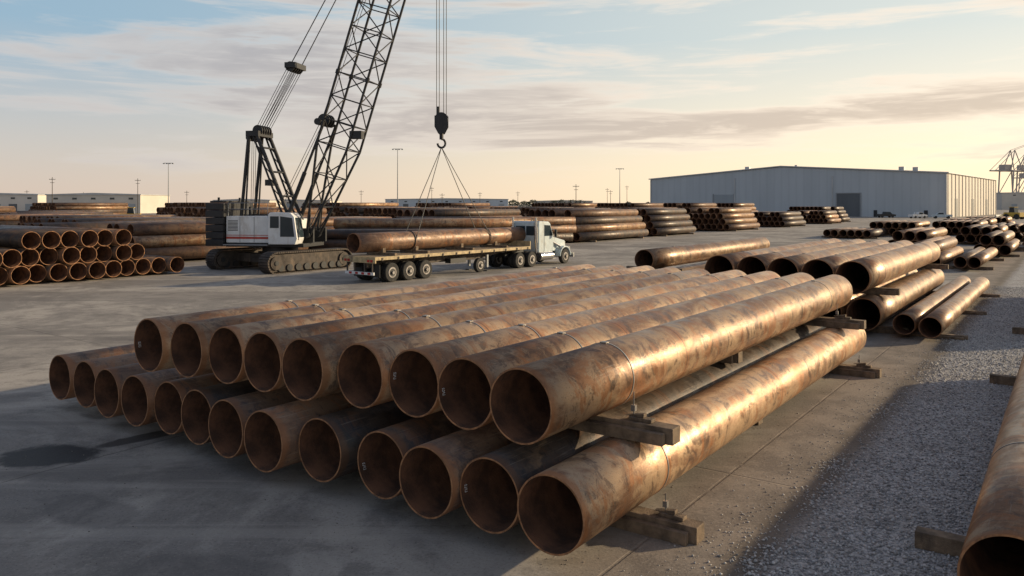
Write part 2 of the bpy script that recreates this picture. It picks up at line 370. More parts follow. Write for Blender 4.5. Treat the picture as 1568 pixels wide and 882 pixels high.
stk_single(T,.33,[0,.78],[0,.25],.13+.33,16.5,straps=())
for tt in (1.2,8,15): timber_at(T,-.9,1.7,tt,0,.125)
RR=(4.75,7.42,0)
stk_single(RR,.47,[0],[0],TH+.47,14.6,straps=(3.5,))
stk_single(RR,.47,[0.05],[20.3],TH+.47,15)
stk_single(RR,.47,[-1.1],[.8],TH+.47,14.6)
for tt in (2.2,13.2,22,33): timber_at(RR,-2.0,1.15,tt,0,.215)
# ------------------------------------------------------------------ far stacks (one mesh each)
def pipe_stack(x,y,n,rows,Dm,Ln,ang=ANG,mat=M_PIPED,seg=20,jit=.3,z0=.2):
    mb=MB(); r=Dm/2; dz=Dm*.9
    for k in range(rows):
        for i in range(n-k):
            if k==rows-1 and rows>2 and random.random()<.18: continue
            j=random.uniform(-jit,jit); q_=random.random()
            mm=mat if q_<.6 else (M_PIPE if mat is not M_PIPE else M_PIPED) if q_<.78 else M_PIPEK
            mb.pipe(j,Ln+j*random.uniform(-1,1),(i+k*.5)*Dm*1.03,z0+r+k*dz,r,.02*Dm+.008,seg,mm,M_PIN,M_RIM)
    for x_ in (Ln*.15,Ln*.85): mb.box((x_-.12,-.9,.001),(x_+.12,n*Dm*1.03+.1,z0-.002),M_WOOD)
    return mb.obj('steel_pipe_stack',(x,y,0),ang)
VA=math.atan2(ux,-uy)
def stackA(x,y,n_list,offs,Dm,Ln):
    mb=MB(); r=Dm/2
    for k,(cnt,of) in enumerate(zip(n_list,offs)):
        for i in range(cnt):
            j=random.uniform(-.35,.25)
            mb.pipe(j,Ln+j,(i+of)*Dm*1.02,.12+r+k*Dm*.93,r,.025,32,M_PIPED if random.random()<.5 else M_PIPEK,M_PIN,M_RIM)
    for x_ in (1.8,Ln*.8): mb.box((x_-.12,-.5,.001),(x_+.12,n_list[0]*Dm+.5,.118),M_WOOD)
    return mb.obj('steel_pipe_stack',(x,y,0),VA)
stackA(-20.6,47.9,(13,11,6),(0,2.4,3.4),.95,16)
pipe_stack(-26.5,55,6,3,.95,15,seg=24)
pipe_stack(-34,57,5,3,.95,13,seg=24,mat=M_PIPEK)
for i_,a_ in enumerate([(-22,73,9,3,17),(-40,72,10,3,15),(-52,90,12,3,15),(-34,98,12,4,15),(-15,108,14,4,16),(-75,120,14,3,15),(-50,125,14,4,15),(-25,135,14,4,15),(-95,150,14,3,15),
    (-62,160,16,5,18),(-35,168,16,5,18),(-8,172,16,4,18),(-110,190,18,5,18),(-80,200,18,5,18),(-45,205,18,5,18),(-15,215,18,5,18),(20,222,18,5,18),(-70,100,10,3,15),(-95,125,12,4,15),(-125,170,14,4,16)]):
    pipe_stack(a_[0],a_[1],a_[2],a_[3],.95,a_[4],seg=14 if a_[1]>130 else 18,mat=M_PIPEK if i_%3==1 else M_PIPED)
pipe_stack(-17,75,6,3,.95,19,ang=.06,jit=.8,mat=M_PIPEK)
pipe_stack(-18,69,3,2,.95,17,ang=.05,jit=.8,mat=M_PIPEK)
pipe_stack(-12,84,5,3,.95,19,ang=.08,jit=.8)
for i_,a_ in enumerate([(7.2,86,9,4,17),(-8,88,9,4,17),(18.5,102,9,4,13),(8,112,10,4,15),(33,121,9,4,15),(22,128,10,4,15),(49,142,9,3,14),(36,152,10,5,14),(50,172,12,5,14),(28,170,14,5,16),(5,145,14,4,16),(15,180,16,5,16),(48,200,14,5,16),(66,165,9,3,12)]):
    pipe_stack(a_[0],a_[1],a_[2],a_[3],.93,a_[4],seg=18,mat=M_PIPEK if i_%4==2 else M_PIPED)
pipe_stack(76,182,14,4,.93,9,mat=M_PIPEK)
for a_ in [(29.2,49.5,2,1,.75,14),(27.2,50.5,3,2,.8,13),(39,62,3,2,.85,14),(36,68,4,2,.9,14),(43,95,6,1,.9,12),(52,101,7,2,.9,13),(62,104,7,2,.9,14),(50,80,5,2,.9,14),(72,118,8,2,.9,14),(86,136,8,2,.9,14),(49.5,70,4,1,.9,14),(58,88,5,2,.9,14),(33.5,42,2,1,.7,13)]:
    pipe_stack(*a_,mat=M_PIPE,seg=26)
# ------------------------------------------------------------------ wheels
def wheel(mb,x,y,r,wd,side=-1):
    y0,y1=y-wd/2,y+wd/2
    mb.tube((x,y0+.03,r),(x,y1-.03,r),r,M_TYR,28)
    mb.tube((x,y0,r),(x,y0+.03,r),r*.93,M_TYR,28,True,r); mb.tube((x,y1-.03,r),(x,y1,r),r,M_TYR,28,True,r*.93)
    yo=y0-.004 if side<0 else y1+.004
    d=-1 if side<0 else 1
    mb.tube((x,yo,r),(x,yo+d*.02,r),r*.58,M_HUB,24,True,r*.55)
    mb.tube((x,yo+d*.021,r),(x,yo+d*.03,r),r*.40,M_BLK,20)
    mb.tube((x,yo+d*.03,r),(x,yo+d*.11,r),r*.17,M_HUB,12)
# ------------------------------------------------------------------ trailer
TA=math.atan2(.79,.61)
tx,ty=-8.3,42.76
tr=empty('flatbed_trailer',(tx,ty,0),TA)
mb=MB()
zd=1.42
mb.box((0,-1.22,zd-.06),(13.9,1.22,zd),M_DECK)
for y in (-1.30,1.225): mb.box((0,y,zd-.17),(13.9,y+.075,zd+.012),M_YEL)
mb.box((-.08,-1.3,zd-.32),(-.003,1.3,zd+.01),M_YEL)
mb.box((13.905,-1.3,zd-.2),(13.97,1.3,zd+.35),M_YEL)
for y in (-.55,.43): 
    mb.prism([(0.02,zd-.065),(13.8,zd-.065),(13.8,zd-.3),(11.5,zd-.34),(9.5,zd-.62),(0.02,zd-.62)],y,y+.12,M_TRK)
for i in range(23):
    x=.4+i*.6; mb.box((x,-1.2,zd-.15),(x+.07,1.2,zd-.062),M_TRK)
    if i%2==0: mb.box((x,-1.335,zd-.2),(x+.09,-1.302,zd-.03),M_TRK)
mb.obj('deck',parent=tr)
mb=MB()
for x in (1.25,2.58,3.91):
    for y in (-1.08,1.08): 
        wheel(mb,x,y,.53,.30,-1 if y<0 else 1); wheel(mb,x,y*.68,.53,.28)
    mb.tube((x,-1,.53),(x,1,.53),.07,M_BLK,10)
    mb.box((x-.35,-.56,.62),(x+.35,-.4,.78),M_BLK); mb.box((x-.35,.4,.62),(x+.35,.56,.78),M_BLK)
mb.obj('wheels',parent=tr)
mb=MB()
mb.box((-.06,-1.15,.45),(.02,1.15,.6),M_WHT)
for y in (-1.0,-.4,.4,1.0): mb.box((-.04,y-.05,.6),(.0,y+.05,zd-.33),M_TRK)
for y in (-1.1,-.85,.75,1.0): mb.box((-.11,y,zd-.27),(-.082,y+.16,zd-.14),M_REDL)
for y in (-.8,-.3,.2,.7): mb.box((-.085,y-.1,.47),(-.062,y+.1,.58),M_REDL)
for y in (-.65,.75): mb.box((.35,y-.55,.3),(.37,y+.15,1.0),M_BLK)
mb.obj('rear_bumper',parent=tr)
mb=MB()
for y in (-.75,.75):
    mb.box((9.9,y-.07,.25),(10.05,y+.07,zd-.35),M_GRY); mb.box((9.8,y-.15,.0),(10.15,y+.15,.06),M_BLK)
mb.box((9.9,-.7,.7),(9.98,.7,.8),M_GRY)
mb.box((6.2,-1.05,.72),(7.6,-.6,1.0),M_BLK)
wheel(mb,8.9,-1.0,.45,.25)
mb.obj('landing_gear',parent=tr)
mb=MB()
for x in (1.6,4.2,8.2,11.6): 
    mb.box((x-.08,-1.15,zd+.013),(x+.08,1.15,zd+.15),M_WOOD)
    mb.prism([(-.62,0),(-.3,0),(-.3,.02),(-.62,.25)],x-.1,x+.1,M_WOOD,Matrix.Translation((0,0,zd+.151))@Matrix(((0,1,0,0),(1,0,0,.4),(0,0,1,0),(0,0,0,1))))
mb.obj('load_bunks',parent=tr)
cx,cy=tx-.79*.4-.1,ty+.61*.4
steel_pipe((cx,cy,2.14),.54,15.5,M_PIPED,ang=TA,n=48)
# ------------------------------------------------------------------ tractor
tk=empty('semi_truck',(tx,ty,0),TA)
mb=MB()
for y in (-.5,.38): mb.box((12.2,y,.72),(19.4,y+.12,.98),M_BLK)
mb.box((13.0,-.5,1.0),(14.3,.5,1.16),M_BLK)
mb.tube((15.1,-1.12,.68),(16.6,-1.12,.68),.3,M_CHR,20); mb.tube((15.1,1.12,.68),(16.6,1.12,.68),.3,M_CHR,20)
for y in (-1.0,.72): mb.box((16.62,y-.25,.42),(17.0,y+.35,.5),M_CHR); 
mb.obj('chassis',parent=tk)
mb=MB()
for x in (12.9,14.25):
    for y in (-1.08,1.08): wheel(mb,x,y,.52,.3,-1 if y<0 else 1); wheel(mb,x,y*.68,.52,.28)
for y in (-1.05,1.05): wheel(mb,18.35,y,.52,.3,-1 if y<0 else 1)
mb.tube((18.35,-1,.52),(18.35,1,.52),.07,M_BLK)
mb.obj('wheels',parent=tk)
mb=MB()
prof=[(15.15,.95),(16.95,.95),(16.95,2.02),(16.55,2.92),(16.35,3.05),(15.25,3.1),(15.15,3.0)]
mb.prism(prof,-1.12,1.12,M_CAB)
mb.obj('cab',parent=tk,bevel=.06)
mb=MB()
hv=[(16.96,-.9,.95),(16.96,.9,.95),(19.25,.62,.85),(19.25,-.62,.85),(16.96,-.9,2.0),(16.96,.9,2.0),(19.2,.55,1.62),(19.2,-.55,1.62)]
mb.add(hv,[(0,1,2,3),(7,6,5,4),(0,3,7,4),(1,5,6,2),(3,2,6,7),(0,4,5,1)],M_CAB)
arc=[(18.35+.72*math.cos(a),.55+.72*math.sin(a)) for a in [math.pi*i/10 for i in range(11)]]
arc2=[(18.35+.62*math.cos(a),.55+.62*math.sin(a)) for a in [math.pi*i/10 for i in range(10,-1,-1)]]
for y0,y1 in ((-1.22,-.66),(.66,1.22)): mb.prism(arc+arc2,y0,y1,M_CAB)
mb.obj('hood_and_fenders',parent=tk,bevel=.04)
mb=MB()
mb.box((19.27,-.5,.8),(19.34,.5,1.55),M_CHR); mb.box((19.36,-1.2,.42),(19.5,1.2,.76),M_CHR)
for y in (-.85,.85): mb.box((19.05,y-.13,.95),(19.26,y+.13,1.2),M_CHR)
for y in (-1.0,1.0): 
    mb.tube((15.0,y,.9),(15.0,y,3.35),.075,M_CHR,12); mb.tube((15.0,y,1.6),(15.0,y,2.7),.12,M_CHR,12)
for y in (-1.35,1.35):
    mb.box((16.85,y-.09,1.95),(16.92,y+.09,2.5),M_BLK); mb.tube((16.85,y,2.45),(16.7,y*.83,2.5),.015,M_CHR); mb.tube((16.85,y,2.0),(16.8,y*.83,2.0),.015,M_CHR)
for y in (-.8,-.2,.2,.8): mb.box((16.1,y-.06,3.09),(16.2,y+.06,3.14),M_YEL)
mb.tube((18.0,-.95,1.25),(16.98,-.98,1.6),.10,M_CHR,12)
mb.obj('trim',parent=tk)
mb=MB()
for y in (-1.128,1.128):
    p=[(15.85,2.05),(16.85,2.05),(16.52,2.78),(15.85,2.82)]
    mb.prism(p,y-.006,y+.006,M_GLS)
    mb.box((15.78,min(y,y*1.004)-.003,1.0),(15.80,max(y,y*1.004)+.003,2.85),M_BLK)
mb.box((15.135,-.85,2.1),(15.146,-.05,2.75),M_GLS); mb.box((15.135,.05,2.1),(15.146,.85,2.75),M_GLS)
mb.add([(16.965,-.98,2.12),(16.965,.98,2.12),(16.61,.95,2.86),(16.61,-.95,2.86)],[(0,1,2,3)],M_GLS)
mb.obj('windows',parent=tk)
# ------------------------------------------------------------------ crane
ccx,ccy=-15.4,52.1
hx,hy=-4.5,50.0
CA=math.atan2(hy-ccy,hx-ccx)
cr_=empty('crawler_crane',(ccx,ccy,0),0)
mb=MB()
def track(mb,yc,mtx):
    wd=.95; x0,x1=-2.75,2.75; r=.62
    pts=[]
    for i in range(13): a=-math.pi/2+math.pi*i/12; pts.append((x1+r*math.cos(a),r+.02+r*math.sin(a)))
    for i in range(13): a=math.pi/2+math.pi*i/12; pts.append((x0+r*math.cos(a),r+.02+r*math.sin(a)))
    ins=[(x0+(x-x0)*.985,.64+(z-.64)*.86) for x,z in pts]
    mb.prism(ins,yc-wd*.33,yc+wd*.33,M_TRK,mtx)
    per=[];
    for a,b_ in zip(pts,pts[1:]+pts[:1]):
        l=math.dist(a,b_); k=max(1,round(l/.17))
        for i in range(k): per.append((a[0]+(b_[0]-a[0])*i/k,a[1]+(b_[1]-a[1])*i/k,math.atan2(b_[1]-a[1],b_[0]-a[0])))
    for x,z,a in per:
        mm=mtx@Matrix.Translation((x,yc,z))@Matrix.Rotation(-a,4,'Y')
        mb.box((-.06,-wd/2,-.07),(.075,wd/2,.03),M_TRK,mm)
    for i in range(8):
        x=x0+.35+i*.68
        for sd_ in (-1,1):
            y=yc+sd_*wd*.34
            p=mtx@Vector((x,y,.33)); q=mtx@Vector((x,y+sd_*.07,.33)); mb.tube(p,q,.22,M_BLK,14)
    for x in (x0,x1):
        for sd_ in (-1,1):
            y=yc+sd_*wd*.34; p=mtx@Vector((x,y,.64)); q=mtx@Vector((x,y+sd_*.09,.64)); mb.tube(p,q,.42,M_TRK,18); 
            q2=mtx@Vector((x,y+sd_*.14,.64)); mb.tube(q,q2,.15,M_BLK,12)
mt=Matrix.Rotation(ANG,4,'Z')
track(mb,-2.75,mt); track(mb,2.75,mt)
mb.box((-1.6,-2.5,.5),(-.8,2.5,1.05),M_TRK,mt); mb.box((.8,-2.5,.5),(1.6,2.5,1.05),M_TRK,mt); mb.box((-.79,-1.3,.55),(.79,1.3,1.15),M_TRK,mt)
mb.tube((0,0,1.16),(0,0,1.5),1.15,M_BLK,32)
mb.obj('tracks',parent=cr_,bevel=0)
up=empty('upper',(0,0,0),CA); up.parent=cr_; 
def uo(mb,name,bevel=0): return mb.obj(name,parent=up,bevel=bevel)
mb=MB()
mb.box((-3.04,-1.55,1.5),(2.4,1.55,1.75),M_BLK)
mb.box((1.75,-.55,1.76),(2.6,-.35,2.7),M_BLK); mb.box((1.75,1.35,1.76),(2.6,1.55,2.7),M_BLK)
uo(mb,'turntable_deck',.02)
mb=MB()
for i in range(6): mb.box((-4.3+.02*(i%2),-1.9,1.55+i*.47),(-3.05,1.9,1.55+i*.47+.44),M_BLK)
mb.box((-4.1,-1.7,4.38),(-3.2,1.7,4.5),M_BLK)
for y in (-1.3,1.3): mb.tube((-3.7,y,4.5),(-3.7,y,4.72),.08,M_BLK,8)
uo(mb,'counterweight',.03)
mb=MB()
mb.prism([(-3.0,1.76),(.1,1.76),(.1,3.3),(-.2,3.5),(-3.0,3.5)],-1.6,-.15,M_WHT)
mb.prism([(-3.0,1.76),(1.2,1.76),(1.2,3.3),(-3.0,3.4)],.35,1.6,M_WHT)
uo(mb,'engine_house',.05)
mb=MB()
mb.box((-2.98,-1.612,2.02),(.08,-1.603,2.16),M_RED); mb.box((-2.98,-1.612,2.24),(.08,-1.603,2.28),M_RED)
for x in (-2.0,-1.0): mb.box((x-.012,-1.614,1.8),(x+.012,-1.6135,3.45),M_BLK)
for i in range(8): mb.box((-2.85,-1.615,2.55+i*.09),(-2.15,-1.603,2.59+i*.09),M_BLK)
for i in range(3): mb.tube((-2.9+i*1.4,-1.5,3.5),(-2.9+i*1.4,-1.5,4.35),.02,M_GRY)
mb.tube((-2.9,-1.5,4.35),(-.1,-1.5,4.35),.02,M_GRY); mb.tube((-2.9,-1.5,3.95),(-.1,-1.5,3.95),.02,M_GRY)
mb.tube((-1.9,-.5,3.5),(-1.9,-.5,4.1),.1,M_BLK,12)
mb.box((-2.95,-2.05,1.62),(.15,-1.65,1.68),M_GRY)
for x,z in ((-1.6,2.6),(-.3,2.5),(.8,2.3)): mb.tube((x,-.1,z),(x,.32,z),.42,M_BLK,20)
mb.box((-2.6,-.12,3.2),(1.0,.34,3.6),M_BLK)
uo(mb,'house_trim')
mb=MB()
cp=[(.2,1.7),(2.05,1.7),(2.2,2.1),(2.0,3.45),(1.75,3.72),(.3,3.75),(.2,3.6)]
mb.prism(cp,-2.05,-1.0,M_WHT)
uo(mb,'cab',.05)
mb=MB()
mb.prism([(1.05,2.2),(2.02,2.2),(1.86,3.4),(1.05,3.5)],-2.062,-2.053,M_GLS)
mb.prism([(.35,2.75),(.95,2.75),(.95,3.5),(.35,3.5)],-2.062,-2.053,M_GLS)
mb.add([(2.205,-1.95,2.15),(2.205,-1.1,2.15),(2.015,-1.1,3.42),(2.015,-1.95,3.42)],[(0,1,2,3)],M_GLS)
mb.box((2.3,-2.1,2.0),(2.34,-2.06,3.3),M_BLK)
uo(mb,'cab_windows')
mb=MB()
top=(-1.3,9.1)
for y in (-.85,.85):
    mb.tube((-2.35,y,3.4),(top[0]-.5,y,8.9),.11,M_BLK,8); mb.tube((-2.05,y,3.4),(top[0]-.42,y,8.9),.06,M_BLK,8)
    mb.tube((1.15,y,3.2),(top[0],y,9.0),.13,M_BLK,8); mb.tube((.75,y,3.2),(top[0]-.25,y,8.9),.07,M_BLK,8)
    for i in range(8):
        f=i/8; g_=(i+1)/8
        a=Vector((1.15,y,3.2)).lerp(Vector((top[0],y,9.0)),f); b_=Vector((.75,y,3.2)).lerp(Vector((top[0]-.25,y,8.9)),g_); mb.tube(a,b_,.035,M_BLK,5)
for z in (4.8,6.4,8.0):
    f=(z-3.2)/5.8; x=1.15+(top[0]-1.15)*f; mb.tube((x,-.85,z),(x,.85,z),.07,M_BLK,6)
mb.box((-1.95,-1.0,8.75),(-1.05,1.0,9.1),M_BLK)
for y in (-.6,-.3,0,.3,.6): mb.tube((-1.3,y-.05,9.15),(-1.3,y+.05,9.15),.36,M_BLK,18); mb.tube((-1.9,y-.05,8.7),(-1.9,y+.05,8.7),.25,M_BLK,14)
for y in (-.25,0,.25): mb.tube((-1.9,y,8.6),(-2.0,y,3.5),.018,M_CABLE,4)
mb.box((-.9,-.4,5.5),(-.45,.4,5.9),M_BLK)
uo(mb,'gantry_mast')
rad=math.hypot(hx-ccx,hy-ccy)
F=Vector((2.35,0,2.3)); Tp=Vector((rad+.0,0,30.2)); ax=(Tp-F); BL=ax.length; ax.normalize(); nr=Vector((-ax.z,0,ax.x))
mb=MB()
def sec(d):
    if d<6: f=d/6; hw=.75+.35*f; dp=.12+.93*f
    elif d>BL-4: f=(BL-d)/4; hw=.45+.65*f; dp=.3+.75*f
    else: hw,dp=1.1,1.05
    return [F+ax*d+nr*sx*dp+Vector((0,sy*hw,0)) for sx,sy in ((1,1),(1,-1),(-1,-1),(-1,1))]
ds=[0,2,4,6]; 
while ds[-1]+1.55<BL-4: ds.append(ds[-1]+1.55)
ds+= [BL-4,BL-2,BL]
pr=sec(ds[0])
for k,d in enumerate(ds[1:]):
    cu=sec(d)
    for i in range(4):
        mb.tube(pr[i],cu[i],.085,M_BLK,8)
        j=(i+1)%4
        mb.tube(cu[i],cu[j],.04,M_BLK,5)
        if k%2: mb.tube(pr[i],cu[j],.042,M_BLK,5)
        else: mb.tube(pr[j],cu[i],.042,M_BLK,5)
    if k in(5,10,15): 
        for i in range(4): mb.tube(cu[i]-ax*.15,cu[i]+ax*.15,.14,M_BLK,8)
    pr=cu
for y in (-.8,.8): mb.tube(F+Vector((-.1,y-.15,0)),F+Vector((-.1,y+.15,0)),.25,M_BLK,14)
c0=F+ax*7.2
for y in (-.9,.9): mb.tube(c0+nr*1.05+Vector((0,y,0)),c0+nr*1.6+Vector((0,y,0)),.1,M_BLK)
mb.tube(c0+nr*1.45+Vector((0,-1.1,0)),c0+nr*1.45+Vector((0,1.1,0)),.22,M_BLK,14)
for y in (-.4,0,.4): mb.tube(c0+nr*1.3+Vector((0,y-.04,.2)),c0+nr*1.3+Vector((0,y+.04,.2)),.42,M_BLK,18)
c1=F+ax*7.6; mb.box((c1.x+.7,-1.1,c1.z-1.1),(c1.x+1.5,-.6,c1.z-.6),M_BLK)
for y in (-.4,0,.4): mb.tube(Tp+Vector((0,y-.05,0)),Tp+Vector((0,y+.05,0)),.45,M_BLK,18)
for y in (-.95,.95):
    mb.tube((.9,y,3.2),c0+nr*1.05+Vector((0,y,0)),.09,M_BLK,8); mid_=Vector((.9,y,3.2)).lerp(c0+nr*1.05+Vector((0,y,0)),.5); mb.tube((.9,y,3.2),mid_,.14,M_BLK,8)
uo(mb,'lattice_boom')
mb=MB()
E=Vector((1.15,0,13.4))
mb.box((E.x-.45,-.8,E.z-.2),(E.x+.3,.8,E.z+.15),M_BLK)
for y in (-.6,-.3,0,.3,.6):
    mb.tube((E.x-.15,y-.05,E.z-.1),(E.x-.15,y+.05,E.z-.1),.33,M_BLK,16); mb.tube((-1.3,y-.1,9.4),(E.x-.3,y-.1,E.z-.2),.02,M_CABLE,4); mb.tube((-1.1,y+.1,9.3),(E.x,y+.1,E.z-.3),.02,M_CABLE,4)
for y in (-.7,.7): mb.tube((E.x,y,E.z+.1),Tp+Vector((-.3,y*.6,0)),.035,M_CABLE,5)
for y in(-.2,.2): mb.tube((-.3,y,3.5),c0+nr*1.5+Vector((0,y,.3)),.02,M_CABLE,4); mb.tube(c0+nr*1.5+Vector((0,y,.3)),Tp+nr*.5+Vector((0,y,0)),.02,M_CABLE,4)
uo(mb,'pendants')
mb=MB()
hk=Vector((hx-ccx,hy-ccy,0))
for dx,dy in ((-.3,-.1),(-.15,.1),(.15,-.1),(.3,.1)): mb.tube(hk+Vector((dx,dy,30.2)),hk+Vector((dx,dy,9.9)),.024,M_CABLE,5)
for dx in (-.18,0,.18): mb.tube(hk+Vector((-.0,dx-.05,9.7)),hk+Vector((0,dx+.05,9.7)),.42,M_BLK,22)
mb.prism([(-.42,9.9),(.42,9.9),(.42,9.2),(.18,8.75),(-.18,8.75),(-.42,9.2)],-.3,-.26,M_BLK,Matrix.Translation(hk)); mb.prism([(-.42,9.9),(.42,9.9),(.42,9.2),(.18,8.75),(-.18,8.75),(-.42,9.2)],.26,.3,M_BLK,Matrix.Translation(hk))
mb.tube(hk+Vector((0,0,8.95)),hk+Vector((0,0,8.4)),.13,M_BLK,10)
pp=[hk+Vector((.25*math.sin(a),0,8.15+.28*math.cos(a))) for a in [i*math.pi*1.5/10 for i in range(11)]]
for a_,b2 in zip(pp,pp[1:]): mb.tube(a_,b2,.07,M_BLK,8)
mb.tube(hk+Vector((-.2,0,10.0)),hk+Vector((-.2,0,10.5)),.09,M_BLK,8)
mb.obj('hook_block',parent=cr_)
mb=MB()
hd=Vector((.61,.79,0)); nl=Vector((-.79,.61,0))
base=Vector((cx-ccx,cy-ccy,2.14))
hook=hk+Vector((0,0,7.9))
for tt in (4.3,11.3):
    p=base+hd*tt
    for sd_ in (-1,1):
        e=p+nl*.56*sd_; mb.tube(hook,e,.026,M_CABLE,5)
    pts=[p+nl*.56*math.cos(a)+Vector((0,0,.56*math.sin(a))) for a in [i*2*math.pi/20 for i in range(21)]]
    for a_,b2 in zip(pts,pts[1:]): mb.tube(a_,b2,.03,M_CABLE,5)
mb.obj('slings',parent=cr_)
# ------------------------------------------------------------------ warehouse
def ribbed(name,c1,c2,scale,axis='X'):
    m,t,b=newmat(name)
    co=t.n('ShaderNodeTexCoord').outputs['Object']
    wv_=t.n('ShaderNodeTexWave',{'Vector':co,'Scale':scale,'Distortion':0.0},bands_direction=axis).outputs[1]
    nz=t.noise(t.mapping(co,(.15,.15,.03)),1.5,4,.6)
    c=t.mix(t.ramp(nz,.3,.7),c1,c2)
    dk=t.mix(t.math('MULTIPLY',t.math('SUBTRACT',1.0,t.ramp(wv_,0,.25)),.12),c,[x*.6 for x in c1])
    L(t,dk,b.inputs['Base Color']); b.inputs['Roughness'].default_value=.5
    bp=t.n('ShaderNodeBump',{'Strength':.15,'Distance':.05,'Height':wv_}); L(t,bp.outputs[0],b.inputs['Normal']); return m
M_WX=ribbed('ribbed_wall_front_shaded',(.44,.47,.49),(.49,.52,.54),.12,'X')  # cool shaded tone of the gable face painted into its colour
M_WY=ribbed('ribbed_wall_side_sunlit',(.50,.45,.39),(.56,.51,.45),.12,'Y')  # warm sunlit tone painted into the side wall colour
M_ROOF=simple('metal_roof',(.5,.5,.5),.5,.2,.15,.2,0)
M_DOOR=ribbed('roller_door',(.10,.11,.12),(.13,.14,.15),.8,'Z')
M_DOOR2=ribbed('roller_door_light',(.30,.33,.35),(.34,.37,.39),.8,'Z')
wh=empty('metal_warehouse',(55,311,0),math.atan2(-.632,.775))
WL,WD,HE,HR=104.5,100,13.9,17.3
mb=MB()
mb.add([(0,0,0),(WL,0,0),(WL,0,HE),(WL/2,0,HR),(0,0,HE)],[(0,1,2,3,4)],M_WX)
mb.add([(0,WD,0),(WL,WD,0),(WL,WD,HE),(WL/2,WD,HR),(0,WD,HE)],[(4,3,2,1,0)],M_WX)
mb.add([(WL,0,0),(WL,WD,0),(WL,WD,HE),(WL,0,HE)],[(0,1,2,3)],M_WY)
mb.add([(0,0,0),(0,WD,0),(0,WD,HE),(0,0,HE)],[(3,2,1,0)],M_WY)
mb.obj('walls',parent=wh)
mb=MB()
e=.6
for xa,za,xb,zb in ((-e,HE-.02,WL/2,HR+.15),(WL/2,HR+.15,WL+e,HE-.02)):
    mb.prism([(xa,za),(xb,zb),(xb,zb+.35),(xa,za+.35)],-e,WD+e,M_ROOF)
for f in (.15,.35,.55,.8): mb.tube((WL/2,WD*f,HR+.4),(WL/2,WD*f,HR+1.3),.5,M_ROOF,12)
for x in (.36*WL,.86*WL,.9*WL): 
    z=HR-abs(x-WL/2)/(WL/2)*(HR-HE); mb.box((x,3,z+.2),(x+1.6,5,z+1.6),M_ROOF)
mb.obj('roof',parent=wh)
mb=MB()
mb.box((71.4,-.12,0),(78.7,-.01,7.7),M_DOOR); mb.box((71.0,-.25,0),(71.38,-.01,8.0),M_GRY); mb.box((78.72,-.25,0),(79.1,-.01,8.0),M_GRY); mb.box((71.39,-.25,7.71),(78.71,-.01,8.0),M_GRY)
mb.box((26.8,-.12,0),(34.5,-.01,7.7),M_DOOR2); mb.box((26.4,-.25,0),(26.78,-.01,8.0),M_GRY); mb.box((34.52,-.25,0),(34.9,-.01,8.0),M_GRY)
mb.box((83,-.1,0),(84.1,-.01,2.2),M_BLK); mb.box((98,-.1,0),(99.1,-.01,2.2),M_BLK)
mb.obj('doors',parent=wh)
mb=MB()
for i in range(17): y=1+i*6.1; mb.box((WL+.01,y,0),(WL+.22,y+.4,HE-.1),M_WY)
for i in range(3): mb.box((WL+.01,12.5+i*30.5,0),(WL+.1,17+i*30.5,6),M_DOOR)
for x in (.0,WL/3,WL*2/3,WL-.3): mb.box((x,-.3,0),(x+.3,-.02,HE-.2),M_ROOF)
mb.obj('pilasters',parent=wh)
# ------------------------------------------------------------------ distant buildings
M_BEI=simple('beige_wall',(.60,.55,.48),.8,0,.1,.1,0); M_CRM=simple('cream_wall',(.66,.60,.53),.8,0,.1,.1,0); M_BLU=simple('pale_blue_wall',(.46,.51,.56),.7,0,.08,.1,0)
def shed(name,x,y,wd,dp,h,mat,ang=0,doors=5):
    o=empty(name,(x,y,0),ang)
    mb=MB(); mb.box((0,0,0),(wd,dp,h),mat); mb.obj('walls',parent=o)
    mb=MB(); mb.prism([(-.4,h+.003),(wd+.4,h+.003),(wd+.4,h+.35),(wd/2,h+1.0),(-.4,h+.35)],-.4,dp+.4,M_ROOF); mb.obj('roof',parent=o)
    mb=MB()
    for i in range(doors):
        xx=wd*(i+.5)/doors; mb.box((xx-2,-.1,0),(xx+2,-.01,4.2),M_DOOR if i%2 else M_DOOR2)
        mb.box((xx-1,-.08,h-2),(xx+1,-.01,h-1.2),M_GLS)
    mb.obj('doors',parent=o)
shed('storage_shed',-270,380,40,30,8.6,M_CRM)
shed('storage_shed',-208,350,42,30,8.2,M_BEI)
shed('storage_shed',-160,420,30,25,6,M_BEI)
shed('storage_shed',-97,600,94,40,7.6,M_BLU,0,9)
shed('storage_shed',-190,560,60,40,6.5,M_CRM)
shed('storage_shed',20,680,50,30,6.5,M_BEI)
shed('storage_shed',350,560,90,40,12,M_BEI)
# ------------------------------------------------------------------ poles
def light_mast(x,y,h,arms=4):
    mb=MB(); mb.tube((0,0,0),(0,0,h),.2,M_GRY,8,True,.09)
    mb.tube((-1.6,0,h),(1.6,0,h),.07,M_GRY,6)
    for i in range(arms): xx=-1.5+3*i/(arms-1); mb.box((xx-.25,-.3,h-.3),(xx+.25,.2,h-.08),M_GRY)
    mb.obj('light_mast',(x,y,0))
def upole(x,y,h):
    mb=MB(); mb.tube((0,0,0),(0,0,h),.16,M_TRK,6,True,.1); mb.box((-1.2,-.06,h-1),(1.2,.06,h-.85),M_TRK); mb.box((-.8,-.06,h-2.2),(.8,.06,h-2.05),M_TRK)
    for xx in (-1.1,-.4,.4,1.1): mb.tube((xx,0,h-.85),(xx,0,h-.5),.06,M_GRY,6)
    mb.obj('utility_pole',(x,y,0))
for x,y,h in ((-114,260,17.8),(-36.5,250,21.8),(45.4,330,19.1)): light_mast(x,y,h)
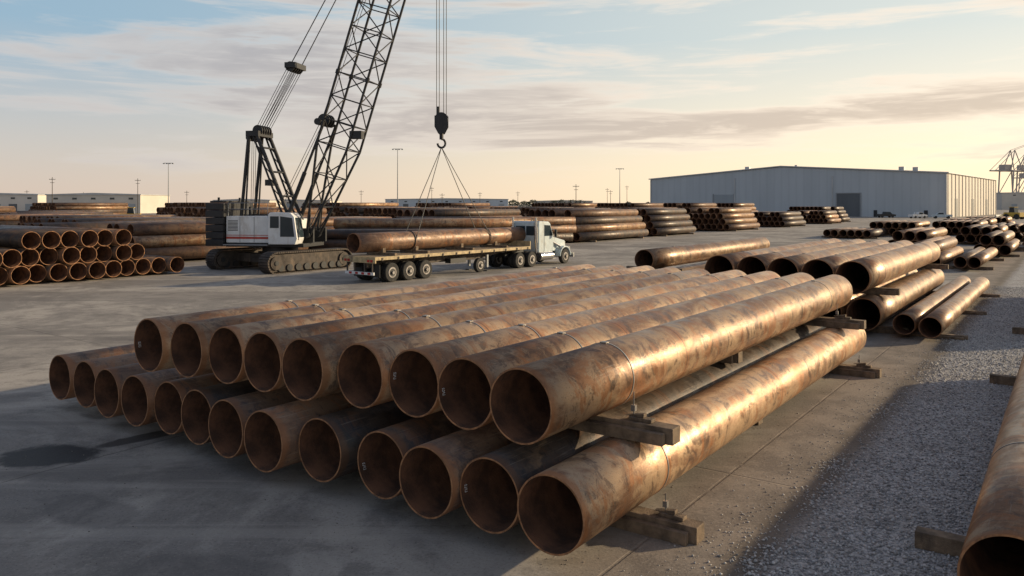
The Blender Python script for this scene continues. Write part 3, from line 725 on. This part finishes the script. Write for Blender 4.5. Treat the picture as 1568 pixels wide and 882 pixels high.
for x,y,h in ((-176,300,14.5),(-157.6,330,15),(24.5,300,11.8),(-77,400,11.3),(-43,420,13.4),(-166,400,11),(-106,450,11),(-18.4,450,11),(56.6,450,12.2),(3.5,470,11.7),(60.8,500,14.3),(70.4,480,15.5),(-33.9,380,9.4),(-260,420,11.6),(-246,450,11)): upole(x,y,h)
# ------------------------------------------------------------------ port gantry cranes
M_HAZ=simple('port_crane_hazed_paint',(.46,.41,.37),.7,0,.1,.1,0)  # distance haze put into the base colour: lighter grey-tan
def sts(x,y,s,ang=0):
    mb=MB(); T_=lambda a,b_,r: mb.tube([c*s for c in a],[c*s for c in b_],r*s,M_HAZ,6)
    for yy in (-9,9):
        T_((-12,yy,0),(-9,yy,42),.9); T_((12,yy,0),(9,yy,42),.9); T_((-11.5,yy,14),(11.5,yy,14),.8); T_((-11.5,yy,14),(9,yy,42),.5)
        T_((-9,yy*.6,42),(0,yy*.3,66),.6); T_((9,yy*.6,42),(0,yy*.3,66),.6)
        T_((-30,yy*.4,42),(12,yy*.4,42),.8); T_((12,yy*.4,42),(34,yy*.3,82),.7); T_((-30,yy*.4,42),(0,yy*.3,66),.3); T_((0,yy*.3,66),(30,yy*.3,75),.25)
    for z in (14,42): 
        for xx in (-10,10): T_((xx,-9,z),(xx,9,z),.8)
    mb.box((-16*s,-4*s,43*s),(-6*s,4*s,49*s),M_HAZ)
    mb.obj('port_gantry_crane',(x,y,0),ang)
sts(575,900,1.0,.3); sts(635,960,1.05,.3); sts(760,1150,1.0,.3)
# ------------------------------------------------------------------ distant tree line
M_TREE=simple('distant_foliage',(.06,.07,.045),.95,0,.4,.05,0)
n=30000
az=np.random.uniform(-.85,.75,n); Yd=np.random.uniform(620,760,n); X=az*Yd
prof=5.0+1.8*np.sin(az*31)+1.5*np.sin(az*83+1)+1.2*np.sin(az*211+2)+.9*np.sin(az*517)
prof=np.clip(prof,2.5,7.6)*np.clip(.8+.3*np.sin(az*9+1),.5,1.0)
Z=prof*np.sqrt(np.random.rand(n))
c=np.stack([X,Yd,Z],1)
tri=(np.random.rand(n,3,3)-.5)*np.array([2.8,2,1.6])
Vv=(c[:,None,:]+tri).reshape(-1,3); Vv[:,2]=np.maximum(Vv[:,2],0)
me=bpy.data.meshes.new('tree_line'); me.from_pydata(Vv.tolist(),[],np.arange(3*n).reshape(-1,3).tolist()); me.materials.append(M_TREE)
COL.objects.link(bpy.data.objects.new('tree_line',me))
# ------------------------------------------------------------------ small yard vehicles
def pickup(x,y,ang,mat,name='parked_pickup_truck',s=1.0):
    mb=MB(); mb.prism([(0,.5),(5.3,.5),(5.35,1.0),(4.2,1.15),(3.5,1.8),(2.2,1.85),(2.0,1.15),(0,1.15)],-.95,.95,mat)
    mb.prism([(2.25,1.2),(4.0,1.2),(3.5,1.7),(2.3,1.72)],-.965,.965,M_GLS)
    for xx in (1.0,4.3):
        for yy in (-.85,.85): mb.tube((xx,yy-.12,.38),(xx,yy+.12,.38),.38,M_TYR,14)
    o=mb.obj(name,(x,y,0),ang); o.scale=(s,s,s)
pickup(118,232,.3,M_WHT); pickup(128,228,2.8,M_CAB); pickup(112,240,.1,M_BLK); pickup(-135,210,.2,M_WHT); pickup(-118,215,.5,M_RED); pickup(150,225,.8,M_WHT)
def loader(x,y,ang):
    mb=MB(); mb.box((0,-1.1,.7),(4.5,1.1,1.9),M_LDR); mb.prism([(1.6,1.9),(3.2,1.9),(3.0,3.3),(1.8,3.3)],-.8,.8,M_GLS); mb.box((1.6,-.9,3.31),(3.2,.9,3.45),M_LDR)
    for xx in (.8,3.7):
        for yy in (-1.1,1.1): mb.tube((xx,yy-.25,.75),(xx,yy+.25,.75),.75,M_TYR,18)
    mb.tube((4.2,-.6,1.6),(6.4,-.6,.6),.12,M_LDR); mb.tube((4.2,.6,1.6),(6.4,.6,.6),.12,M_LDR); mb.prism([(6.2,.2),(7.2,.15),(6.5,1.2)],-1.3,1.3,M_GRY)
    mb.obj('wheel_loader',(x,y,0),ang)
loader(-95,190,.3); loader(140,215,2.0)
